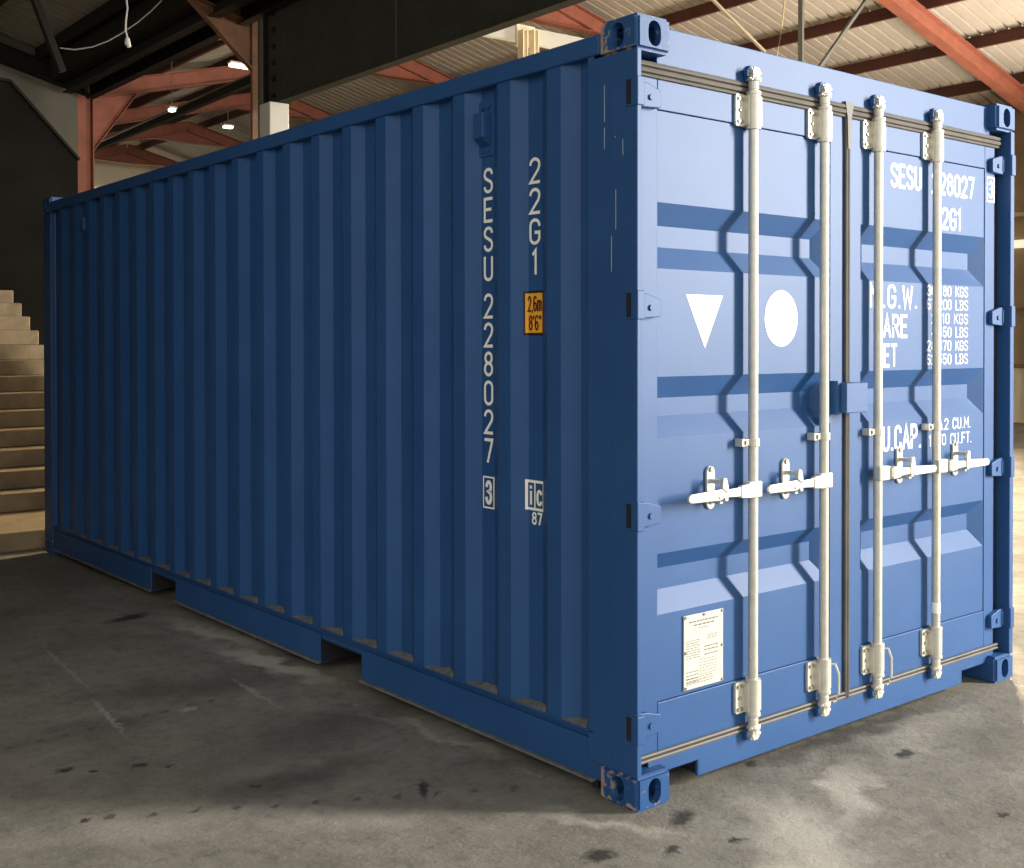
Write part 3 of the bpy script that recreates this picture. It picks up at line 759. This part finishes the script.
PU = .20
YE = 34.0
sheet('ceiling', XL, zr(XL)+RD+PU, XA, ZR+RD+PU, -10, YE, .225, 'sheet')
sheet('ceiling', XA, ZR+RD+PU, XR+.3, zr(XR+.3)+RD+PU, -10, YE, .225, 'sheet')
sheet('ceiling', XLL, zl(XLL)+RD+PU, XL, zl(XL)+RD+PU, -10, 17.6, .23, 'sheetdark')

ordn = {7.5: 'nearest', 12.5: 'second nearest', 17.5: 'third nearest', 22.5: 'fourth nearest', 27.5: 'fifth nearest', 32.0: 'farthest'}
for Y in (7.5, 12.5, 17.5, 22.5, 27.5, 32.0):
    fr = empty('portal_frame', (XA, Y, 0), '%s of the red steel portal frames carrying the main hall roof' % ordn[Y], 'roof frame', 'red portal frames of the main hall')
    o_ = Vector((XA, Y, 0))
    def P(*a): return Vector(a)-o_
    for xe, nm in ((XL, 'left'), (XR, 'right')):
        bm = B(); ibeam(bm, P(xe, Y, zr(xe)+RD/2), P(XA, Y, ZR+RD/2), .20, RD)
        # haunch at the ridge
        s = 1 if xe > XA else -1
        xh = XA+s*1.1
        prism(bm, [(xh-XA, zr(xh)+.01), (0, ZR+.01), (0, ZR-.30)], 'y', -.007, .007)
        beam(bm, P(xh, Y, zr(xh)), P(XA, Y, ZR-.31), .18, .016)
        finish('rafter', bm, 'redsteel', fr)
        if Y < 16 and xe == XL: continue
        hx = xe - s*.95; sx0 = xe + .12 if s < 0 else xe - .24
        bm = B()
        prism(bm, [(sx0-XA, zr(sx0)), (hx-XA, zr(hx)), (sx0-XA, zr(xe)-.90)], 'y', -.006, .006)
        beam(bm, P(hx, Y, zr(hx)+.0), P(sx0, Y, zr(xe)-.90), .16, .016)
        finish('haunch', bm, 'redsteel', fr)
        bm = B(); ibeam(bm, P(xe-.06, Y, 0), P(xe-.06, Y, zr(xe)+RD*.9), .22, .36, up=(1, 0, 0)); finish('column', bm, 'redsteel', fr)
# frames of the bay above the box (brown, dark)
for Y, lab in ((11.4, 'brown rusty roof frame whose bracket rises to the left beside the dark girder'), (17.2, 'dark frame against the grey gable wall')):
    fr = empty('portal_frame', (XL, Y, 0), lab, 'roof frame')
    bm = B(); ibeam(bm, (0, 0, zl(XL)+RD/2), (XLL-XL, 0, zl(XLL)+RD/2), .20, RD); finish('rafter', bm, 'brownsteel' if Y < 12 else 'blacksteel', fr)
    if Y < 12:
        bm = B(); prism(bm, [(.10, zl(XL)+.05), (-.85, zl(XL-.85)+.02), (.10, zl(XL)-.62)], 'y', -.008, .008)
        beam(bm, (-.85, 0, zl(XL-.85)), (.10, 0, zl(XL)-.62), .10, .02); finish('haunch', bm, 'brownsteel', fr)
        bm = B(); box(bm, .10, .18, -.03, .03, 0, 6.2); finish('column_flange', bm, 'brownsteel', fr)
        bm = B(); box(bm, .18, .30, -.03, .03, 0, 6.2); finish('column', bm, 'blacksteel', fr)
# purlins
def purl(xs, zf, y0, y1, grp, m_, lab):
    for i, x in enumerate(xs):
        bm = B(); z = zf(x)+RD
        box(bm, -.03, .03, y0, y1, .0, .018); box(bm, -.03, -.018, y0, y1, .018, PU-.018); box(bm, -.03, .03, y0, y1, PU-.018, PU-.004)
        o = finish('purlin', bm, m_); o.location = (x, 0, z)
        tag(o, lab(i, x), 'purlin', grp)
cnt = ['first', 'second', 'third', 'fourth', 'fifth', 'sixth', 'seventh', 'eighth']
pr = [XA+.5+1.54*i for i in range(5)]
purl(pr, zr, -9.8, 33.8, 'dark red purlins right of the ridge', 'purlin', lambda i, x: 'dark red purlin under the beige roof, %s one down to the right of the ridge' % cnt[i])
plx = [XA-.5-1.54*i for i in range(4)]
purl(plx, zr, -9.8, 33.8, 'dark red purlins left of the ridge', 'purlin', lambda i, x: 'dark red purlin under the beige roof, %s one down to the left of the ridge' % cnt[i])
pdx = [XL-.9-1.15*i for i in range(7)]
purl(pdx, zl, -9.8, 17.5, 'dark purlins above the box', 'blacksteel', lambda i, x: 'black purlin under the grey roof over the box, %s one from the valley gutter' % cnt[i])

# valley gutter and dark girder
bm = B(); box(bm, -.75, .30, 0, 16.6, 0, .05); box(bm, -.75, -.70, 0, 16.6, .05, .42); box(bm, .25, .30, 0, 16.6, .05, .42); ibeam(bm, (-.45, 0, -.1), (-.45, 16.6, -.1), .16, .2); ibeam(bm, (-.05, 0, -.12), (-.05, 16.6, -.12), .14, .24)
o = finish('valley_gutter', bm, 'blacksteel'); o.location = (XL, .5, 6.05); tag(o, 'dark valley gutter running back between the two roofs', 'gutter')
gd = empty('girder', (4.62, 10.75, 4.66), 'deep dark green-grey steel girder running overhead above the box', 'girder')
bm = B(); box(bm, -.16, -.14, -15, 0, .0, 1.5); finish('girder_web', bm, 'darksteel', gd)
bm = B(); box(bm, -.18, -.04, -15, .0, -.02, .0); finish('bottom_flange', bm, 'darksteel', gd)
bm = B(); box(bm, -.20, .16, -15, .0, 1.5, 1.525); finish('top_flange', bm, 'darksteel', gd)
bm = B(); box(bm, -.165, -.155, -.34, -.30, 0, 1.5); finish('end_stiffener', bm, 'darksteel', gd)
bm = B(); box(bm, -.22, .16, .0, .03, -.02, 1.5); finish('end_plate', bm, 'blacksteel', gd)
for k in range(7):
    bm = B(); tube(bm, [(-.16, -.17, .08+.21*k), (-.20, -.17, .08+.21*k)], .035, 6); finish('bolt', bm, 'blacksteel', gd)
bm = B(); box(bm, -.160, -.1605-.002, -2.93, -2.92, .0, 1.5); finish('panel_joint', bm, 'greysteel', gd)
bm = B(); box(bm, -.30, -.02, -.34, -.06, 0, 4.63); o = finish('white_column', bm, 'whitepost', bevel=.01); o.location = (4.62, 10.8, 0)
tag(o, 'off-white square column under the far end of the dark girder', 'column')

# gable wall and dark stair wall at the back left
bm = B(); prism(bm, [(XLL, 0), (XL-.20, 0), (XL-.20, zl(XL)+.52), (XLL, zl(XLL)+.48)], 'y', 17.3, 17.5)
struct('wall_back_left', bm, 'greywall')
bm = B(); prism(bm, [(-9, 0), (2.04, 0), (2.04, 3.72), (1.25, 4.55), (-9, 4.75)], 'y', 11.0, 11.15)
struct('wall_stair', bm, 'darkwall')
bm = B(); beam(bm, (2.05, 10.98, 3.73), (1.26, 10.98, 4.56), .05, .03); beam(bm, (1.26, 10.98, 4.56), (-9, 10.98, 4.76), .05, .03)
struct('trim_1', bm, 'blacksteel')

bm = B(); box(bm, -3.0, -2.62, 2.4, 11.0, 0, 4.6); struct('light_block_wall', bm, 'darkwall')  # added out of view to keep light off the container side's far end
# staircase
st = empty('staircase', (-1.4, 6.1, 0), 'worn concrete staircase rising along the dark wall behind the blue container', 'staircase')
X0s, X1s = -2.6, 2.60
h0, hh, rn = .14, .154, .294
bm = B(); box(bm, X0s, X1s, 0, 4.6, 0, h0); finish('bottom_step', bm, 'concrete', st, bevel=.01)
for i in range(1, 14):
    bm = B(); y0 = 1.07+rn*(i-1)
    box(bm, X0s, X1s, y0, 4.75, h0+hh*(i-1)+.001, h0+hh*i); finish('step', bm, 'concrete', st, bevel=.012)

# far walls
bm = B(); prism(bm, [(XL, 0), (XR, 0), (XR, zr(XR)+.6), (XA, ZR+.6), (XL, zr(XL)+.6)], 'y', YE-.2, YE)
struct('wall_back', bm, 'creamwall')
bm = B(); box(bm, 6.5, 14.5, YE-.26, YE-.21, 3.6, 6.6); struct('wall_back_glow', bm, 'window_wall_glow')  # glowing panel added to give the end wall its daylit brightness
bm = B(); box(bm, XR+.25, XR+.35, 3.0, YE, 0, zr(XR)+.6); struct('wall_right', bm, 'tanwall')
bm = B(); box(bm, XR+.16, XR+.25, 3.0, YE, 0, 1.05); struct('baseboard_right', bm, 'creamwall')
bm = B(); box(bm, XR+.12, XR+.25, 3.0, YE, 1.05, 1.12); box(bm, XR+.12, XR+.25, 3.0, YE, 2.15, 2.2); struct('trim_2', bm, 'brownrail')
bm = B(); box(bm, XR+.18, XR+.25, 5.0, 24, 3.35, 3.5); struct('window_1', bm, 'window_wall_glow')
bm = B(); box(bm, XR+.12, XR+.25, 3, YE, 3.95, 4.02); struct('trim_3', bm, 'rope')

# hanging strut, braces, rope, cables, lamps
def rod_thing(name, pts, r, m_, label, cat, seg=8, sq=None):
    bm = B(); o0 = Vector(pts[0]); loc = [Vector(p)-o0 for p in pts]
    if sq:
        for a, b in zip(loc, loc[1:]): beam(bm, a, b, sq[0], sq[1], up=(1, .1, 0) if abs((b-a).normalized().z) > .9 else (0, 0, 1))
    else: tube(bm, loc, r, seg)
    o = finish(name, bm, m_, smooth=not sq); o.location = o0
    return tag(o, label, cat)
def ptz(px, py, Y):
    """world point on the plane y = Y seen at an image position (used once, to read positions off)"""
    d = fw + rr*((px-PX0)/FPX) - uu*((py-PY0)/FPX); t = (Y-CAM.y)/d.y; return CAM + d*t
def to_roof(a, b):
    """carry the line a->b on from b until it meets the underside of the roof"""
    a, b = Vector(a), Vector(b); d = (b-a).normalized(); p = b.copy()
    for _ in range(400):
        if p.z >= (zr(p.x) if p.x > XL else zl(p.x))+RD+PU-.03: break
        p += d*.02
    return p
a, b = ptz(801, 66, 7.6), ptz(801, -28, 7.6)
rod_thing('hanging_strut', [(a.x, 7.6, 4.0), to_roof((a.x, 7.6, 4.0), (a.x, 7.6, 4.5))], .03, 'greysteel', 'grey vertical steel strut hanging from the roof above the door header', 'strut', sq=(.07, .05))
a, b = ptz(812, 78, 7.9), ptz(880, -20, 7.9)
rod_thing('diagonal_brace', [a, to_roof(a, b)], .03, 'greysteel', 'grey diagonal brace just right of the hanging strut', 'brace', sq=(.05, .05))
a, b = ptz(776, 64, 8.2), ptz(786, -12, 8.2)
rod_thing('hanging_rope', [a, (a+b)/2+Vector((.02, 0, 0)), b, to_roof(a, b)], .012, 'rope', 'thin cream rope hanging to the left of the hanging strut', 'rope')
a, b = ptz(765, 52, 9.2), ptz(708, -5, 9.2)
rod_thing('diagonal_brace', [a, to_roof(a, b)], .03, 'tanwall', 'pale diagonal brace left of the hanging rope', 'brace', sq=(.04, .04))
# white bracket
br = empty('steel_bracket', ptz(527, 60, 9.6), 'white steel bracket with two upright channels showing above the container roof edge', 'bracket')
o0 = br.location
for px in (521.5, 532.5):
    p = ptz(px, 60, 9.6)-o0; q = ptz(px, 31, 9.6)-o0
    bm = B(); box(bm, p.x-.045, p.x+.045, -.03, .03, -o0.z, q.z); box(bm, p.x-.045, p.x-.03, -.09, -.03, -o0.z, q.z); box(bm, p.x+.03, p.x+.045, -.09, -.03, -o0.z, q.z); finish('upright_channel', bm, 'creamwall', br)
p, q = ptz(520, 36, 9.6)-o0, ptz(534, 30, 9.6)-o0
bm = B(); box(bm, p.x-.03, q.x+.04, .03, .06, p.z-.12, q.z+.05); finish('top_plate', bm, 'creamwall', br)
a, b = ptz(470, 25, 9.715), ptz(600, 50, 9.715)
rod_thing('cable_duct', [a, b], .05, 'whitepost', 'pale horizontal duct behind the white bracket', 'duct', sq=(.10, .22))
# left roof: brace, sagging cable, dangling cable
a, b = ptz(33, -6, 9.0), ptz(62, 72, 9.0)
rod_thing('diagonal_brace', [to_roof(b, a), b], .03, 'blacksteel', 'black slanting brace at the top left corner under the grey roof', 'brace', sq=(.07, .07))
pts = [ptz(x, y, 9.5) for x, y in ((60, 48), (75, 49.5), (92, 47), (108, 41), (122, 33), (138, 22), (150, 12), (160, 2), (166, -6))]
rod_thing('sagging_cable', pts, .008, 'greysteel', 'grey cable sagging under the dark roof at the top left', 'cable')
pts = [ptz(x, y, 8.5) for x, y in ((126, -5), (127.5, 8), (126, 20), (125.5, 30), (127.5, 38))]
rod_thing('dangling_cable', [to_roof(pts[0]-Vector((0, 0, .1)), pts[0])] + pts, .010, 'cable', 'white cable dangling straight down at the top left', 'cable')
bm = B(); tube(bm, [(0, 0, .0), (0, 0, -.05), (.02, 0, -.09)], [.02, .03, .02], 10); o = finish('cable_plug', bm, 'cable'); o.location = pts[-1]
tag(o, 'small white plug at the end of the dangling cable', 'plug')
# long conduit beam in the far bay
a, b = ptz(99, 143, 18.0), ptz(268, 74, 12.2)
rod_thing('crane_rail', [ptz(92, 150, 26), ptz(262, 76, 12.6)], .03, 'blacksteel', 'dark long beam running back under the red roof frames', 'beam', sq=(.10, .13))
rod_thing('cable_tray', [ptz(92, 145, 26.2), ptz(262, 70, 12.8)], .03, 'greysteel', 'thin grey cable tray lying along the dark long beam', 'cable tray', sq=(.05, .03))
# lamps
def lamp(px, py, Y, l, lab, ang=0):
    c = ptz(px, py, Y); e = empty('ceiling_lamp', c, lab, 'lamp', 'lamps under the main hall roof')
    bm = B(); box(bm, -l/2, l/2, -.06, .06, .02, .05); finish('lamp_housing', bm, 'whitepost', e)
    bm = B(); tube(bm, [(-l/2+.03, -.04, 0), (l/2-.03, -.04, 0)], .028, 10); tube(bm, [(-l/2+.03, .04, 0), (l/2-.03, .04, 0)], .028, 10); finish('lamp_tube', bm, 'lamp', e)
    bm = B(); tube(bm, [(0, 0, .045), (0, 0, to_roof(c-Vector((0, 0, .1)), c).z-c.z)], .006, 6); finish('hanging_wire', bm, 'greysteel', e)
lamp(246, 67, 14.0, .6, 'lit strip lamp hanging left of the brown column')
lamp(172, 110, 15.5, .14, 'small lit lamp hanging in the far bay, lower left of the strip lamp')
lamp(228, 127, 20.0, .24, 'small lit lamp hanging just above the container, below the strip lamp')
